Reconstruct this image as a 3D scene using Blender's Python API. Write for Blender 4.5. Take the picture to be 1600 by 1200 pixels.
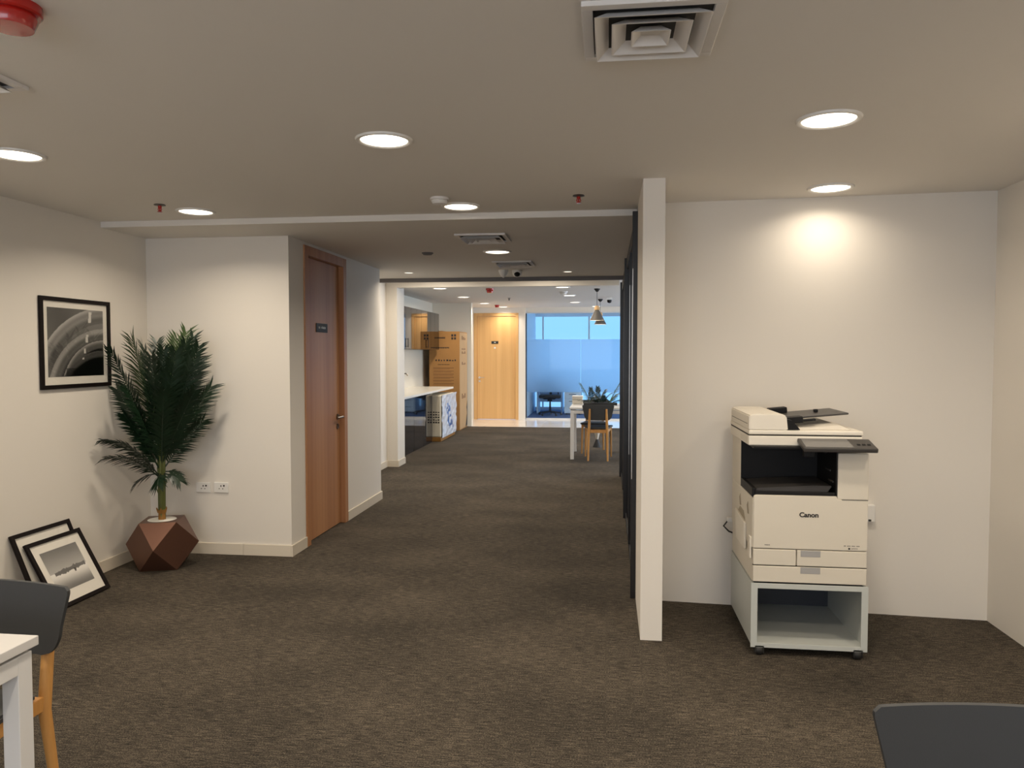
import bpy, bmesh, math, random
from math import sin, cos, pi, radians, atan, hypot
from mathutils import Vector, Matrix
random.seed(7)
for o in list(bpy.data.objects): bpy.data.objects.remove(o)
S = bpy.context.scene
COL = S.collection

# ------------------------------------------------------------------ camera
EYE = 1.53
cam = bpy.data.cameras.new('camera'); cam.sensor_width = 36; cam.sensor_fit = 'HORIZONTAL'
cam.lens = 1180.0 / 1600 * 36; cam.clip_start = .05; cam.clip_end = 100
camo = bpy.data.objects.new('camera', cam); COL.objects.link(camo)
camo.location = (0, 0, EYE)
camo.rotation_euler = (pi/2 - atan(48/1180), 0, atan(150/hypot(1180, 48)))
S.camera = camo

# ------------------------------------------------------------------ light and exposure
LAMP = 4.0                       # radiance of a downlight lens as seen
LAMP_W = 7.5                     # power of the disc lamp under each lens
LAMP_SPREAD = 150                # beam of the recessed lamps, degrees
LAMP_COL = (1.0, .87, .70)
DAY_REAR = 3.0                  # daylight through the blind behind the camera
DAY_FAR = 1.3
S.view_settings.view_transform = 'Standard'; S.view_settings.look = 'None'
S.view_settings.gamma = 1; S.view_settings.use_curve_mapping = False
S.view_settings.exposure = 0.6
S.render.film_transparent = False
W = bpy.data.worlds.new('world'); S.world = W; W.use_nodes = True
W.node_tree.nodes['Background'].inputs[0].default_value = (.45, .65, 1, 1)
W.node_tree.nodes['Background'].inputs[1].default_value = .8

# ------------------------------------------------------------------ materials
def mat(name, col, rough=.6, metal=0, coat=0, spec=.5, bump=None, emis=None, trans=0, vary=None):
    m = bpy.data.materials.new(name); m.use_nodes = True; nt = m.node_tree; b = nt.nodes['Principled BSDF']
    b.inputs['Base Color'].default_value = (*col, 1); b.inputs['Roughness'].default_value = rough
    b.inputs['Metallic'].default_value = metal; b.inputs['Coat Weight'].default_value = coat
    b.inputs['Specular IOR Level'].default_value = spec; b.inputs['Transmission Weight'].default_value = trans
    if emis: b.inputs['Emission Color'].default_value = (*emis[0], 1); b.inputs['Emission Strength'].default_value = emis[1]
    if bump or vary:
        tc = nt.nodes.new('ShaderNodeTexCoord')
    if bump:
        n = nt.nodes.new('ShaderNodeTexNoise'); n.inputs['Scale'].default_value = bump[0]; n.inputs['Detail'].default_value = 4
        nt.links.new(tc.outputs['Object'], n.inputs['Vector'])
        bp = nt.nodes.new('ShaderNodeBump'); bp.inputs['Strength'].default_value = bump[1]; bp.inputs['Distance'].default_value = .004
        nt.links.new(n.outputs['Fac'], bp.inputs['Height']); nt.links.new(bp.outputs['Normal'], b.inputs['Normal'])
    if vary:   # (scale, amount)
        n = nt.nodes.new('ShaderNodeTexNoise'); n.inputs['Scale'].default_value = vary[0]; n.inputs['Detail'].default_value = 3
        nt.links.new(tc.outputs['Object'], n.inputs['Vector'])
        r = nt.nodes.new('ShaderNodeMapRange'); r.inputs['To Min'].default_value = 1 - vary[1]; r.inputs['To Max'].default_value = 1 + vary[1]
        nt.links.new(n.outputs['Fac'], r.inputs['Value'])
        mx = nt.nodes.new('ShaderNodeVectorMath'); mx.operation = 'SCALE'; mx.inputs[0].default_value = col
        nt.links.new(r.outputs['Result'], mx.inputs['Scale']); nt.links.new(mx.outputs['Vector'], b.inputs['Base Color'])
    return m

def wood(name, c1, c2, sx=60, sz=1.2, rough=.45):
    m = mat(name, c1, rough); nt = m.node_tree; b = nt.nodes['Principled BSDF']
    tc = nt.nodes.new('ShaderNodeTexCoord'); mp = nt.nodes.new('ShaderNodeMapping'); mp.inputs['Scale'].default_value = (sx, sx, sz)
    n = nt.nodes.new('ShaderNodeTexNoise'); n.inputs['Scale'].default_value = 1; n.inputs['Detail'].default_value = 5; n.inputs['Roughness'].default_value = .65
    mp2 = nt.nodes.new('ShaderNodeMapping'); mp2.inputs['Scale'].default_value = (9, 9, .12)
    n2 = nt.nodes.new('ShaderNodeTexNoise'); n2.inputs['Scale'].default_value = 1; n2.inputs['Detail'].default_value = 1
    L = nt.links
    L.new(tc.outputs['Object'], mp.inputs['Vector']); L.new(mp.outputs['Vector'], n.inputs['Vector'])
    L.new(tc.outputs['Object'], mp2.inputs['Vector']); L.new(mp2.outputs['Vector'], n2.inputs['Vector'])
    a = nt.nodes.new('ShaderNodeMath'); a.operation = 'MULTIPLY_ADD'; a.inputs[1].default_value = .45
    L.new(n.outputs['Fac'], a.inputs[0]); 
    s = nt.nodes.new('ShaderNodeMath'); s.operation = 'MULTIPLY'; s.inputs[1].default_value = .6
    L.new(n2.outputs['Fac'], s.inputs[0]); L.new(s.outputs[0], a.inputs[2])
    r = nt.nodes.new('ShaderNodeValToRGB'); r.color_ramp.elements[0].position = .36; r.color_ramp.elements[1].position = .66
    r.color_ramp.elements[0].color = (*c2, 1); r.color_ramp.elements[1].color = (*c1, 1)
    L.new(a.outputs[0], r.inputs['Fac']); L.new(r.outputs['Color'], b.inputs['Base Color'])
    return m

def carpet():
    m = mat('carpet', (.05, .04, .03), .95, spec=.15); nt = m.node_tree; b = nt.nodes['Principled BSDF']; L = nt.links
    tc = nt.nodes.new('ShaderNodeTexCoord')
    def noise(sx, sy, det=2, rg=.6):
        mp = nt.nodes.new('ShaderNodeMapping'); mp.inputs['Scale'].default_value = (sx, sy, 1)
        n = nt.nodes.new('ShaderNodeTexNoise'); n.inputs['Scale'].default_value = 1; n.inputs['Detail'].default_value = det; n.inputs['Roughness'].default_value = rg
        L.new(tc.outputs['Object'], mp.inputs['Vector']); L.new(mp.outputs['Vector'], n.inputs['Vector']); return n.outputs['Fac']
    def math_(op, a, bb, c=None):
        x = nt.nodes.new('ShaderNodeMath'); x.operation = op
        for i, v in enumerate((a, bb, c)):
            if v is None: continue
            if isinstance(v, (int, float)): x.inputs[i].default_value = v
            else: L.new(v, x.inputs[i])
        return x.outputs[0]
    a = noise(17, 360, 3, .78); c = noise(11, 130, 2, .6); d = noise(1.2, 1.8, 2, .5); e = noise(170, 420, 1, .5)
    v = math_('MULTIPLY_ADD', a, .55, math_('MULTIPLY_ADD', c, .14, math_('MULTIPLY_ADD', d, .10, math_('MULTIPLY', e, .40))))
    r = nt.nodes.new('ShaderNodeValToRGB'); r.color_ramp.elements[0].position = .505; r.color_ramp.elements[1].position = .715
    r.color_ramp.elements[0].color = (.011, .011, .0088, 1); r.color_ramp.elements[1].color = (.20, .165, .122, 1)
    q = r.color_ramp.elements.new(.60); q.color = (.047, .038, .029, 1)
    L.new(v, r.inputs['Fac']); L.new(r.outputs['Color'], b.inputs['Base Color'])
    bp = nt.nodes.new('ShaderNodeBump'); bp.inputs['Strength'].default_value = .5; bp.inputs['Distance'].default_value = .004
    L.new(v, bp.inputs['Height']); L.new(bp.outputs['Normal'], b.inputs['Normal'])
    return m

def thin_glass(name, tint, gloss=(1, 1, 1), ior=1.5, rough=.01):
    m = bpy.data.materials.new(name); m.use_nodes = True; nt = m.node_tree; nt.nodes.clear(); L = nt.links
    o = nt.nodes.new('ShaderNodeOutputMaterial'); t = nt.nodes.new('ShaderNodeBsdfTransparent'); g = nt.nodes.new('ShaderNodeBsdfGlossy')
    t.inputs[0].default_value = (*tint, 1); g.inputs['Color'].default_value = (*gloss, 1); g.inputs['Roughness'].default_value = rough
    lw_ = nt.nodes.new('ShaderNodeLayerWeight'); lw_.inputs[0].default_value = .5; pw = nt.nodes.new('ShaderNodeMath'); pw.operation = 'POWER'; pw.inputs[1].default_value = 5
    L.new(lw_.outputs['Facing'], pw.inputs[0]); f = nt.nodes.new('ShaderNodeMath'); f.operation = 'MULTIPLY_ADD'; f.inputs[1].default_value = .9; f.inputs[2].default_value = ((ior-1)/(ior+1))**2; L.new(pw.outputs[0], f.inputs[0]); x = nt.nodes.new('ShaderNodeMixShader')
    L.new(f.outputs[0], x.inputs[0]); L.new(t.outputs[0], x.inputs[1]); L.new(g.outputs[0], x.inputs[2]); L.new(x.outputs[0], o.inputs[0])
    return m

def frosted(name, col):
    m = bpy.data.materials.new(name); m.use_nodes = True; nt = m.node_tree; nt.nodes.clear(); L = nt.links
    o = nt.nodes.new('ShaderNodeOutputMaterial'); t = nt.nodes.new('ShaderNodeBsdfRefraction'); g = nt.nodes.new('ShaderNodeBsdfTranslucent')
    t.inputs['Color'].default_value = (*col, 1); t.inputs['Roughness'].default_value = .8; t.inputs['IOR'].default_value = 1.35
    g.inputs[0].default_value = (*col, 1); x = nt.nodes.new('ShaderNodeMixShader'); x.inputs[0].default_value = .85
    L.new(g.outputs[0], x.inputs[1]); L.new(t.outputs[0], x.inputs[2]); L.new(x.outputs[0], o.inputs[0])
    return m

def emitter(name, col, s):
    m = bpy.data.materials.new(name); m.use_nodes = True; nt = m.node_tree; nt.nodes.clear()
    o = nt.nodes.new('ShaderNodeOutputMaterial'); e = nt.nodes.new('ShaderNodeEmission')
    e.inputs[0].default_value = (*col, 1); e.inputs[1].default_value = s; nt.links.new(e.outputs[0], o.inputs[0]); return m

def vcol(name, rough=.35, coat=0):
    m = mat(name, (.5, .5, .5), rough, coat=coat); nt = m.node_tree
    a = nt.nodes.new('ShaderNodeVertexColor'); a.layer_name = 'Col'
    nt.links.new(a.outputs['Color'], nt.nodes['Principled BSDF'].inputs['Base Color']); return m

M = dict(
    wall=mat('wall_paint', (.76, .715, .645), .7, spec=.3, bump=(60, .05), vary=(1.1, .015)),
    ceil=mat('ceiling_paint', (.75, .715, .665), .8, spec=.2, vary=(.8, .02)),
    skirt=mat('skirting_ceramic', (.70, .63, .52), .35),
    carpet=carpet(),
    tile=mat('floor_tile', (.78, .74, .68), .12, vary=(3, .05)), grout=mat('grout', (.45, .42, .38), .8),
    door=wood('door_veneer', (.50, .25, .115), (.36, .155, .062)),
    doorf=wood('door_veneer_oak', (.70, .42, .17), (.60, .34, .125)),
    oak=wood('oak', (.56, .285, .085), (.43, .20, .05), 90, 4),
    black=mat('black_paint', (.012, .011, .011), .35), matte=mat('black_matte', (.016, .016, .017), .7),
    frame=mat('black_frame', (.008, .005, .0045), .5, spec=.15),
    matb=mat('mat_board', (.80, .76, .68), .6),
    white=mat('white_plastic', (.78, .76, .72), .4), vent=mat('white_vent', (.72, .69, .66), .5),
    desk=mat('white_laminate', (.60, .585, .565), .4), deskm=mat('white_metal', (.66, .65, .635), .35),
    grey=mat('charcoal_shell', (.032, .034, .036), .6, bump=(400, .15)), greyed=mat('charcoal_edge', (.16, .15, .14), .5),
    cop=mat('copier_ivory', (.66, .605, .505), .45), cop2=mat('copier_ivory_light', (.74, .685, .585), .4),
    copb=mat('copier_black', (.008, .0075, .0075), .5, spec=.2), copg=mat('copier_dark_grey', (.04, .036, .033), .4),
    seam=mat('seam_dark', (.03, .027, .022), .8), grip=mat('grey_grip', (.36, .35, .34), .4),
    stand=mat('stand_metal', (.50, .52, .49), .4, bump=(200, .05)),
    rubber=mat('black_rubber', (.015, .014, .013), .6), chrome=mat('chrome', (.7, .68, .65), .18, 1),
    dchrome=mat('dark_nickel', (.22, .19, .16), .3, 1),
    copper=mat('brown_metallic_facet', (.155, .075, .050), .36, .65, vary=(4, .08)),
    soil=mat('white_pebbles', (.8, .78, .72), .8, bump=(150, .6)),
    leaf=mat('palm_leaf', (.0065, .021, .0085), .38, vary=(9, .45)), leaf2=mat('palm_leaf_light', (.040, .075, .018), .4, vary=(9, .3)),
    stem=mat('palm_stem', (.085, .10, .02), .5, vary=(14, .3)), sheath=mat('palm_sheath', (.24, .11, .015), .6, vary=(20, .3)),
    red=mat('red_plastic', (.42, .012, .008), .25, coat=.5), sign=mat('sign_plate', (.02, .02, .018), .6), glyph=mat('sign_print', (.55, .56, .52), .5),
    ink=mat('ink', (.02, .016, .014), .6), brown_ink=mat('brown_ink', (.16, .07, .025), .8),
    card=mat('cardboard', (.36, .18, .055), .85, vary=(5, .08)), card2=mat('cardboard_side', (.50, .32, .16), .85, vary=(5, .08)),
    counter=mat('white_counter', (.80, .76, .68), .25), cab=mat('black_gloss_door', (.008, .009, .013), .04, coat=.25, spec=.5),
    mirror=mat('smoked_mirror', (.11, .107, .107), .03, 1), splash=mat('splashback', (.78, .74, .64), .3),
    foam=mat('foam_block', (.62, .56, .44), .8, bump=(20, .5)), film=mat('crinkled_film', (.55, .57, .62), .25, bump=(30, 1)),
    blue_print=mat('blue_print', (.06, .13, .32), .4),
    beam=mat('grey_beam', (.16, .15, .15), .6),
    lens=emitter('lamp_lens', LAMP_COL, LAMP), lens_dim=emitter('lamp_lens_dim', LAMP_COL, 1.2),
    shade=mat('pendant_shade_backlit', (.085, .078, .07), .5), shade_in=mat('pendant_inside', (.85, .8, .7), .5), bulb=emitter('pendant_bulb', LAMP_COL, 14),  # pendant cone darkened so its colour carries the backlit look
    blind_rear=emitter('daylit_blind_rear', (.84, .90, 1.0), DAY_REAR), blind=emitter('daylit_blind', (.165, .37, .67), DAY_FAR * 1.06),
    blind_side=emitter('daylit_blind_side', (.74, .85, 1.0), DAY_FAR*4.2),
    glass=thin_glass('clear_glass', (.96, .98, .98), ior=1.16), dark_glass=thin_glass('smoked_glass', (.20, .19, .19)), alu=mat('brushed_alu', (.55, .53, .50), .35, .8), inside=mat('stand_shade', (.03, .034, .042), .5), pic_glass=thin_glass('picture_glass', (.97, .97, .97), ior=1.35),
    frost=frosted('frosted_film', (.98, .98, 1.0)),
    office=mat('office_white_bluelit', (.62, .76, .90), .5), ocarpet=mat('office_carpet', (.06, .11, .25), .9, bump=(200, .4)),  # office white tinted and carpet blue deepened to carry the window's blue light
    print=vcol('printed_picture', .3), navy=mat('dark_seat', (.01, .012, .02), .6),
)

# ------------------------------------------------------------------ mesh helpers
class MB:
    def __init__(s): s.bm = bmesh.new()
    def box(s, x0, x1, y0, y1, z0, z1, bev=0, mtx=None):
        g = bmesh.ops.create_cube(s.bm, size=1); vs = g['verts']
        for v in vs: v.co = Vector(((x0+x1)/2 + v.co.x*(x1-x0), (y0+y1)/2 + v.co.y*(y1-y0), (z0+z1)/2 + v.co.z*(z1-z0)))
        if bev:
            es = list({e for v in vs for e in v.link_edges})
            r = bmesh.ops.bevel(s.bm, geom=es, offset=bev, segments=2, affect='EDGES', profile=.5)
            vs = list({v for f in r['faces'] for v in f.verts} | {v for v in vs if v.is_valid})
        if mtx is not None:
            for v in vs: v.co = mtx @ v.co
        return s
    def prism(s, pts, axis, a, b, bev=0):
        # pts: outline in the two other axes, in order; extruded along axis from a to b
        def P(p, t):
            return {'x': (t, p[0], p[1]), 'y': (p[0], t, p[1]), 'z': (p[0], p[1], t)}[axis]
        A = [s.bm.verts.new(P(p, a)) for p in pts]; B = [s.bm.verts.new(P(p, b)) for p in pts]; n = len(pts)
        fs = [s.bm.faces.new(A), s.bm.faces.new(B[::-1])]
        for i in range(n): fs.append(s.bm.faces.new((A[i], A[(i+1) % n], B[(i+1) % n], B[i])))
        bmesh.ops.recalc_face_normals(s.bm, faces=fs)
        if bev: bmesh.ops.bevel(s.bm, geom=list({e for f in fs for e in f.edges}), offset=bev, segments=2, affect='EDGES')
        return s
    def lathe(s, prof, n=24, c=(0, 0, 0), cap=False):
        rings = []
        for r, z in prof:
            if r < 1e-6: rings.append([s.bm.verts.new((c[0], c[1], c[2]+z))])
            else: rings.append([s.bm.verts.new((c[0]+r*cos(2*pi*i/n), c[1]+r*sin(2*pi*i/n), c[2]+z)) for i in range(n)])
        for A, B in zip(rings, rings[1:]):
            for i in range(n):
                j = (i+1) % n
                if len(A) == 1 and len(B) == 1: continue
                if len(A) == 1: s.bm.faces.new((A[0], B[j], B[i]))
                elif len(B) == 1: s.bm.faces.new((A[i], A[j], B[0]))
                else: s.bm.faces.new((A[i], A[j], B[j], B[i]))
        return s
    def tube(s, pts, rad, n=8):
        pts = [Vector(p) for p in pts]; rings = []
        if not hasattr(rad, '__len__'): rad = [rad]*len(pts)
        D = (pts[-1]-pts[0]).normalized(); up = Vector((0, 0, 1)) if abs(D.z) < .75 else Vector((.3, 1, 0)).normalized()
        for i, p in enumerate(pts):
            d = (pts[min(i+1, len(pts)-1)] - pts[max(i-1, 0)]).normalized()
            a = d.cross(up)
            if a.length < 1e-3: a = d.cross(Vector((1, .2, 0)))
            a.normalize(); b = d.cross(a)
            rings.append([s.bm.verts.new(p + (a*cos(2*pi*k/n) + b*sin(2*pi*k/n))*rad[i]) for k in range(n)])
        for A, B in zip(rings, rings[1:]):
            for k in range(n): s.bm.faces.new((A[k], A[(k+1) % n], B[(k+1) % n], B[k]))
        s.bm.faces.new(rings[0][::-1]); s.bm.faces.new(rings[-1])
        return s
    def tri(s, *ps): s.bm.faces.new([s.bm.verts.new(p) for p in ps]); return s
    def done(s, name, m, parent=None, smooth=False, loc=None):
        me = bpy.data.meshes.new(name); bmesh.ops.recalc_face_normals(s.bm, faces=s.bm.faces[:])
        s.bm.to_mesh(me); s.bm.free()
        if m: me.materials.append(M[m] if isinstance(m, str) else m)
        if smooth:
            for p in me.polygons: p.use_smooth = True
            try: me.set_sharp_from_angle(angle=radians(smooth if smooth is not True else 40))
            except Exception: pass
        o = bpy.data.objects.new(name, me); COL.objects.link(o)
        if parent is not None: o.parent = parent
        if loc is not None: o.location = loc
        return o

def thing(name, label, cat, loc=(0, 0, 0), rz=0, group=None):
    o = bpy.data.objects.new(name, None); o.empty_display_size = .1; COL.objects.link(o)
    o.location = loc; o.rotation_euler = (0, 0, rz); return tag(o, label, cat, group)
def tag(o, label, cat, group=None):
    o['label'] = label; o['category'] = cat
    if group: o['group'] = group
    return o
def struct(o): o['kind'] = 'structure'; return o
def sbox(name, m, *b, bev=0): return struct(MB().box(*b, bev=bev).done(name, m))
def sempty(name, loc=(0, 0, 0)):
    o = bpy.data.objects.new(name, None); COL.objects.link(o); o.location = loc; return struct(o)
def dup(root, loc, rz=None, label=None):
    r = root.copy(); COL.objects.link(r); r.location = loc
    if rz is not None: r.rotation_euler = (0, 0, rz)
    if label: r['label'] = label
    for ch in list(root.children):
        c = ch.copy(); COL.objects.link(c); c.parent = r
        for g in list(ch.children):
            d = g.copy(); COL.objects.link(d); d.parent = c
    return r

# ================================================================== structure
ZC, ZL, ZF = 2.44, 2.40, 2.58
XL, XP = -3.49, -2.355
sbox('floor_carpet', 'carpet', -3.7, 4.2, -3.4, 15.55, -.1, 0)
sbox('ceiling_main', 'ceil', -3.49, 2.16, -3.2, 4.87, ZC, 2.75)
sbox('ceiling_low', 'ceil', -3.49, 4.0, 4.87, 8.6, ZL, 2.75)
sbox('ceiling_far', 'ceil', -3.66, 4.0, 8.66, 20.4, ZF, 2.75)
sbox('trim_1', 'beam', -2.95, 4.0, 8.6, 8.66, 2.357, 2.75)
sbox('trim_2', 'wall', -2.80, .14, 9.85, 9.99, 2.406, ZF)
sbox('wall_left', 'wall', -3.61, XL, -3.2, 5.38, 0, 2.75)
sbox('wall_left_front', 'wall', -3.61, XP, 5.38, 5.50, 0, ZL)
DY0, DY1, DZ = 5.655, 6.60, 2.375
sbox('wall_passage_near', 'wall', XP-.12, XP, 5.50, DY0, 0, ZL)
sbox('wall_passage_over', 'wall', XP-.12, XP, DY0, DY1, DZ, ZL)
sbox('wall_passage_far', 'wall', XP-.12, XP, DY1, 7.64, 0, ZL)
sbox('wall_passage_end', 'wall', -2.95, XP-.12, 7.52, 7.64, 0, ZL)
sbox('wall_left_middle', 'wall', -3.07, -2.95, 7.52, 9.85, 0, 2.75)
sbox('wall_left_pier', 'wall', -3.66, -2.80, 9.85, 10.2, 0, ZF)
sbox('wall_kitchen', 'splash', -3.78, -3.66, 10.2, 15.55, 0, ZF)
sbox('wall_kitchen_end', 'splash', -3.66, -2.83, 15.55, 15.67, 0, ZF)
sbox('wall_far_left', 'wall', -3.22, -3.09, 15.67, 17.25, 0, ZF)
# far wall with door opening
FX0, FX1 = -3.08, -2.04
sbox('wall_far_over', 'wall', -3.22, -1.88, 17.25, 17.40, 2.455, ZF)
sbox('wall_far_edge', 'wall', -3.22, FX0, 17.25, 17.40, 0, 2.455)
sbox('wall_far_right', 'wall', FX1, -1.885, 17.25, 17.40, 0, 2.455)
# office behind the glass
sbox('wall_over_glass', 'wall', -1.88, 4.0, 17.30, 17.42, 2.48, ZF)
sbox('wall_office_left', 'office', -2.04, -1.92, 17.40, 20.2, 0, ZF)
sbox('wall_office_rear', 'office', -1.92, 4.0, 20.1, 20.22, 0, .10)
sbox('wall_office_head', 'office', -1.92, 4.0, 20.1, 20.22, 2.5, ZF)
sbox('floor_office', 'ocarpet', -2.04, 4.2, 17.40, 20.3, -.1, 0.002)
sbox('wall_far_side', 'wall', 4.0, 4.12, 4.75, 10.4, 0, 2.75)
sbox('wall_far_side_end', 'wall', 4.0, 4.12, 15.4, 20.2, 0, 2.75)
sbox('wall_far_side_low', 'wall', 4.0, 4.12, 10.4, 15.4, 0, .5)
sbox('wall_far_side_head', 'wall', 4.0, 4.12, 10.4, 15.4, 2.3, 2.75)
sbox('window_2', 'blind_side', 4.03, 4.06, 10.4, 15.4, .5, 2.3)
# right side: stub wall, niche, right wall
sbox('wall_stub', 'wall', .178, .292, 4.03, 4.75, 0, ZC)
struct(MB().prism([(.292, 4.70), (2.16, 4.575), (2.16, 4.87), (.292, 4.87)], 'z', 0, ZC).done('wall_niche', 'wall'))
sbox('wall_right', 'wall', 2.16, 2.28, -3.2, 4.87, 0, 2.75)
sbox('wall_room_end', 'wall', .215, 4.0, 9.45, 9.57, 0, ZF)
sbox('wall_room_front', 'wall', 2.28, 4.0, 4.75, 4.87, 0, ZL)
# rear of the room, behind the camera
sbox('wall_rear_low', 'wall', -3.61, 2.28, -3.32, -3.2, 0, .7)
sbox('wall_rear_head', 'wall', -3.61, 2.28, -3.32, -3.2, 2.3, 2.75)
sbox('wall_rear_left', 'wall', -3.61, -2.9, -3.32, -3.2, .7, 2.3)
sbox('wall_rear_right', 'wall', 1.6, 2.28, -3.32, -3.2, .7, 2.3)
sbox('window_3', 'blind_rear', -2.9, 1.6, -3.29, -3.26, .7, 2.3)

# office window: blinds in panels, thin mullions
w = sempty('window_1', (0, 20.12, 0))
for i, (a, b) in enumerate([(-1.92, -1.74), (-1.70, -.52), (-.48, .70), (.74, 1.92), (1.96, 3.14), (3.18, 4.0)]):
    MB().box(a, b, 0, .02, .10, 2.5).done('pane', 'blind', w)
for x in (-1.72, -.50, .72, 1.94, 3.16): MB().box(x-.02, x+.02, -.03, .03, .10, 2.5).done('mullion', 'deskm', w)
MB().box(-1.92, 4.0, -.04, .05, .04, .10).done('sill', 'deskm', w)

# tile floor: single tiles
ft = sempty('floor_tiled', (0, 0, 0))
MB().box(-3.22, 4.2, 15.55, 17.40, -.1, -.004).done('grout_bed', 'grout', ft)
tm = None
for j in range(3):
    for i in range(12):
        x0 = -3.22 + i*.615; y0 = 15.553 + j*.615
        if tm is None:
            tm = MB().box(.0, .611, 0, .611, -.02, .001, bev=.0015).done('floor_tile', 'tile', ft)
            tm.location = (x0, y0, 0)
        else:
            t = tm.copy(); COL.objects.link(t); t.location = (x0, y0, 0)

# skirting made of ceramic pieces
def skirting(name, p0, p1, out, pieces, z=.085, t=.012):
    """from p0 to p1 on the floor, proud towards out"""
    e = sempty(name); p0, p1, out = Vector(p0), Vector(p1), Vector(out); d = p1 - p0; a = 0
    for L in pieces:
        q0 = p0 + d*(a+.001); q1 = p0 + d*(a+L-.001); a += L
        m = MB(); pts = [(q0.x, q0.y), (q1.x, q1.y), (q1.x+out.x*t, q1.y+out.y*t), (q0.x+out.x*t, q0.y+out.y*t)]
        m.prism(pts, 'z', 0, z, bev=.0015).done('skirting_tile', 'skirt', e)
    return e
skirting('baseboard_left', (XL, -3.2), (XL, 5.38), (1, 0), [1/14]*14)
skirting('baseboard_left_front', (XL+.012, 5.38), (XP, 5.38), (0, -1), [.26, .40, .34])
skirting('baseboard_passage_near', (XP, 5.368), (XP, DY0-.002), (1, 0), [1.0])
skirting('baseboard_passage_far', (XP, DY1+.004), (XP, 7.652), (1, 0), [.55, .45])
skirting('baseboard_left_middle', (-2.95, 7.7), (-2.95, 9.85), (1, 0), [.25]*4)
skirting('baseboard_pier', (-2.938, 9.85), (-2.80, 9.85), (0, -1), [1.0])
skirting('baseboard_pier_side', (-2.80, 9.838), (-2.80, 10.2), (1, 0), [1.0])

# ------------------------------------------------------------------ doors
def lever(parent, axis_pt, along, outv, m='dchrome'):
    """door furniture: rose, lever, key rose"""
    h = MB()
    P = Vector(axis_pt); A = Vector(along); O = Vector(outv)
    h.tube([P, P+O*.012], .026, 16); h.tube([P+O*.012, P+O*.05], .010, 10)
    h.tube([P+O*.05-A*.008, P+O*.052+A*.05, P+O*.048+A*.12], [.011, .010, .008], 10)
    Q = P - Vector((0, 0, .085)); h.tube([Q, Q+O*.010], .024, 16); h.tube([Q+O*.01, Q+O*.016], .009, 8)
    return h.done('door_handle', m, parent, smooth=40)

def glyph_row(mb, fn, n, w, h, seed):
    """row of small strokes; fn(u, v0, v1, du) adds one"""
    rnd = random.Random(seed)
    for i in range(n):
        u = (i+.5)/n*w - w/2; du = w/n*.32
        if rnd.random() < .12: continue
        fn(u, -h/2*rnd.uniform(.6, 1), h/2*rnd.uniform(.6, 1), du)

d1 = sempty('door_1', (XP, 0, 0))
f = MB()
f.box(-.12, .012, DY0-.0, DY0+.075, 0, DZ, bev=.003); f.box(-.12, .012, DY1-.075, DY1, 0, DZ, bev=.003)
f.box(-.12, .012, DY0+.075, DY1-.075, DZ-.075, DZ, bev=.003)
f.done('door_frame', 'door', d1)
lf = MB().box(-.075, -.035, DY0+.078, DY1-.078, .006, DZ-.078, bev=.002).done('door_leaf', 'door', d1)
lever(lf, (-.035, DY1-.14, .965), (0, -1, 0), (1, 0, 0))
sg = MB().box(-.035, -.030, 5.985, 6.235, 1.705, 1.78, bev=.001).done('door_sign', 'sign', lf)
sg['label'] = 'small black name plate'
g = MB(); glyph_row(g, lambda u, a, b, du: g.box(-.0302, -.0292, 6.11+u-du, 6.11+u+du, 1.745+a, 1.745+b), 8, .16, .022, 3)
# lettering sits on the plate: joined to the plate mesh as raised print
sg.data.materials.append(M['glyph'])
bm = bmesh.new(); bm.from_mesh(sg.data); n0 = len(bm.faces); tmp = bpy.data.meshes.new('t'); g.bm.to_mesh(tmp); g.bm.free(); bm.from_mesh(tmp)
bm.faces.ensure_lookup_table()
for ff in bm.faces[n0:]: ff.material_index = 1
bm.to_mesh(sg.data); bm.free()

d2 = sempty('door_2', (0, 17.25, 0))
f = MB(); f.box(FX0, FX0+.07, -.012, .15, 0, 2.455, bev=.003); f.box(FX1-.07, FX1, -.012, .15, 0, 2.455, bev=.003); f.box(FX0+.07, FX1-.07, -.012, .15, 2.385, 2.455, bev=.003)
f.done('door_frame', 'doorf', d2)
lf = MB().box(FX0+.073, FX1-.073, .012, .052, .008, 2.382, bev=.002).done('door_leaf', 'doorf', d2)
lever(lf, (FX0+.13, .012, .97), (1, 0, 0), (0, -1, 0), 'chrome')
sg = MB().box(-2.67, -2.51, .006, .012, 1.75, 1.81, bev=.001).done('door_sign', 'sign', lf); sg['label'] = 'small black name plate'
sg.data.materials.append(M['glyph'])
bm = bmesh.new(); bm.from_mesh(sg.data); n0 = len(bm.faces)
r = bmesh.ops.create_cube(bm, size=1)
for v in r['verts']: v.co = Vector((-2.59+v.co.x*.04, .0055+v.co.y*.001, 1.78+v.co.z*.018))
bm.faces.ensure_lookup_table()
for ff in bm.faces[n0:]: ff.material_index = 1
bm.to_mesh(sg.data); bm.free()
MB().lathe([(0, 0), (.022, 0), (.022, .005), (0, .005)], 16).done('round_sticker', 'white', lf).matrix_basis = Matrix.Translation((-2.59, .012, 1.655)) @ Matrix.Rotation(pi/2, 4, 'X')

# ------------------------------------------------------------------ office glass wall
gw = sempty('window_4', (0, 17.36, 0))
MB().box(-1.875, 4.0, -.02, .02, 0, .035).done('sill_rail', 'deskm', gw)
MB().box(-1.875, 4.0, -.02, .02, 2.45, 2.48).done('head_rail', 'deskm', gw)
MB().box(-1.885, -1.862, -.02, .02, .035, 2.45).done('side_rail', 'black', gw)
for a, b in ((-1.862, -.62), (-.615, .63), (.635, 1.9), (1.905, 4.0)):
    p = MB().box(a, b, -.004, .004, .035, 2.45).done('pane', 'glass', gw)
    MB().box(a+.002, b-.002, .005, .006, .635, 1.85).done('frosted_film', 'frost', p)

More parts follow.
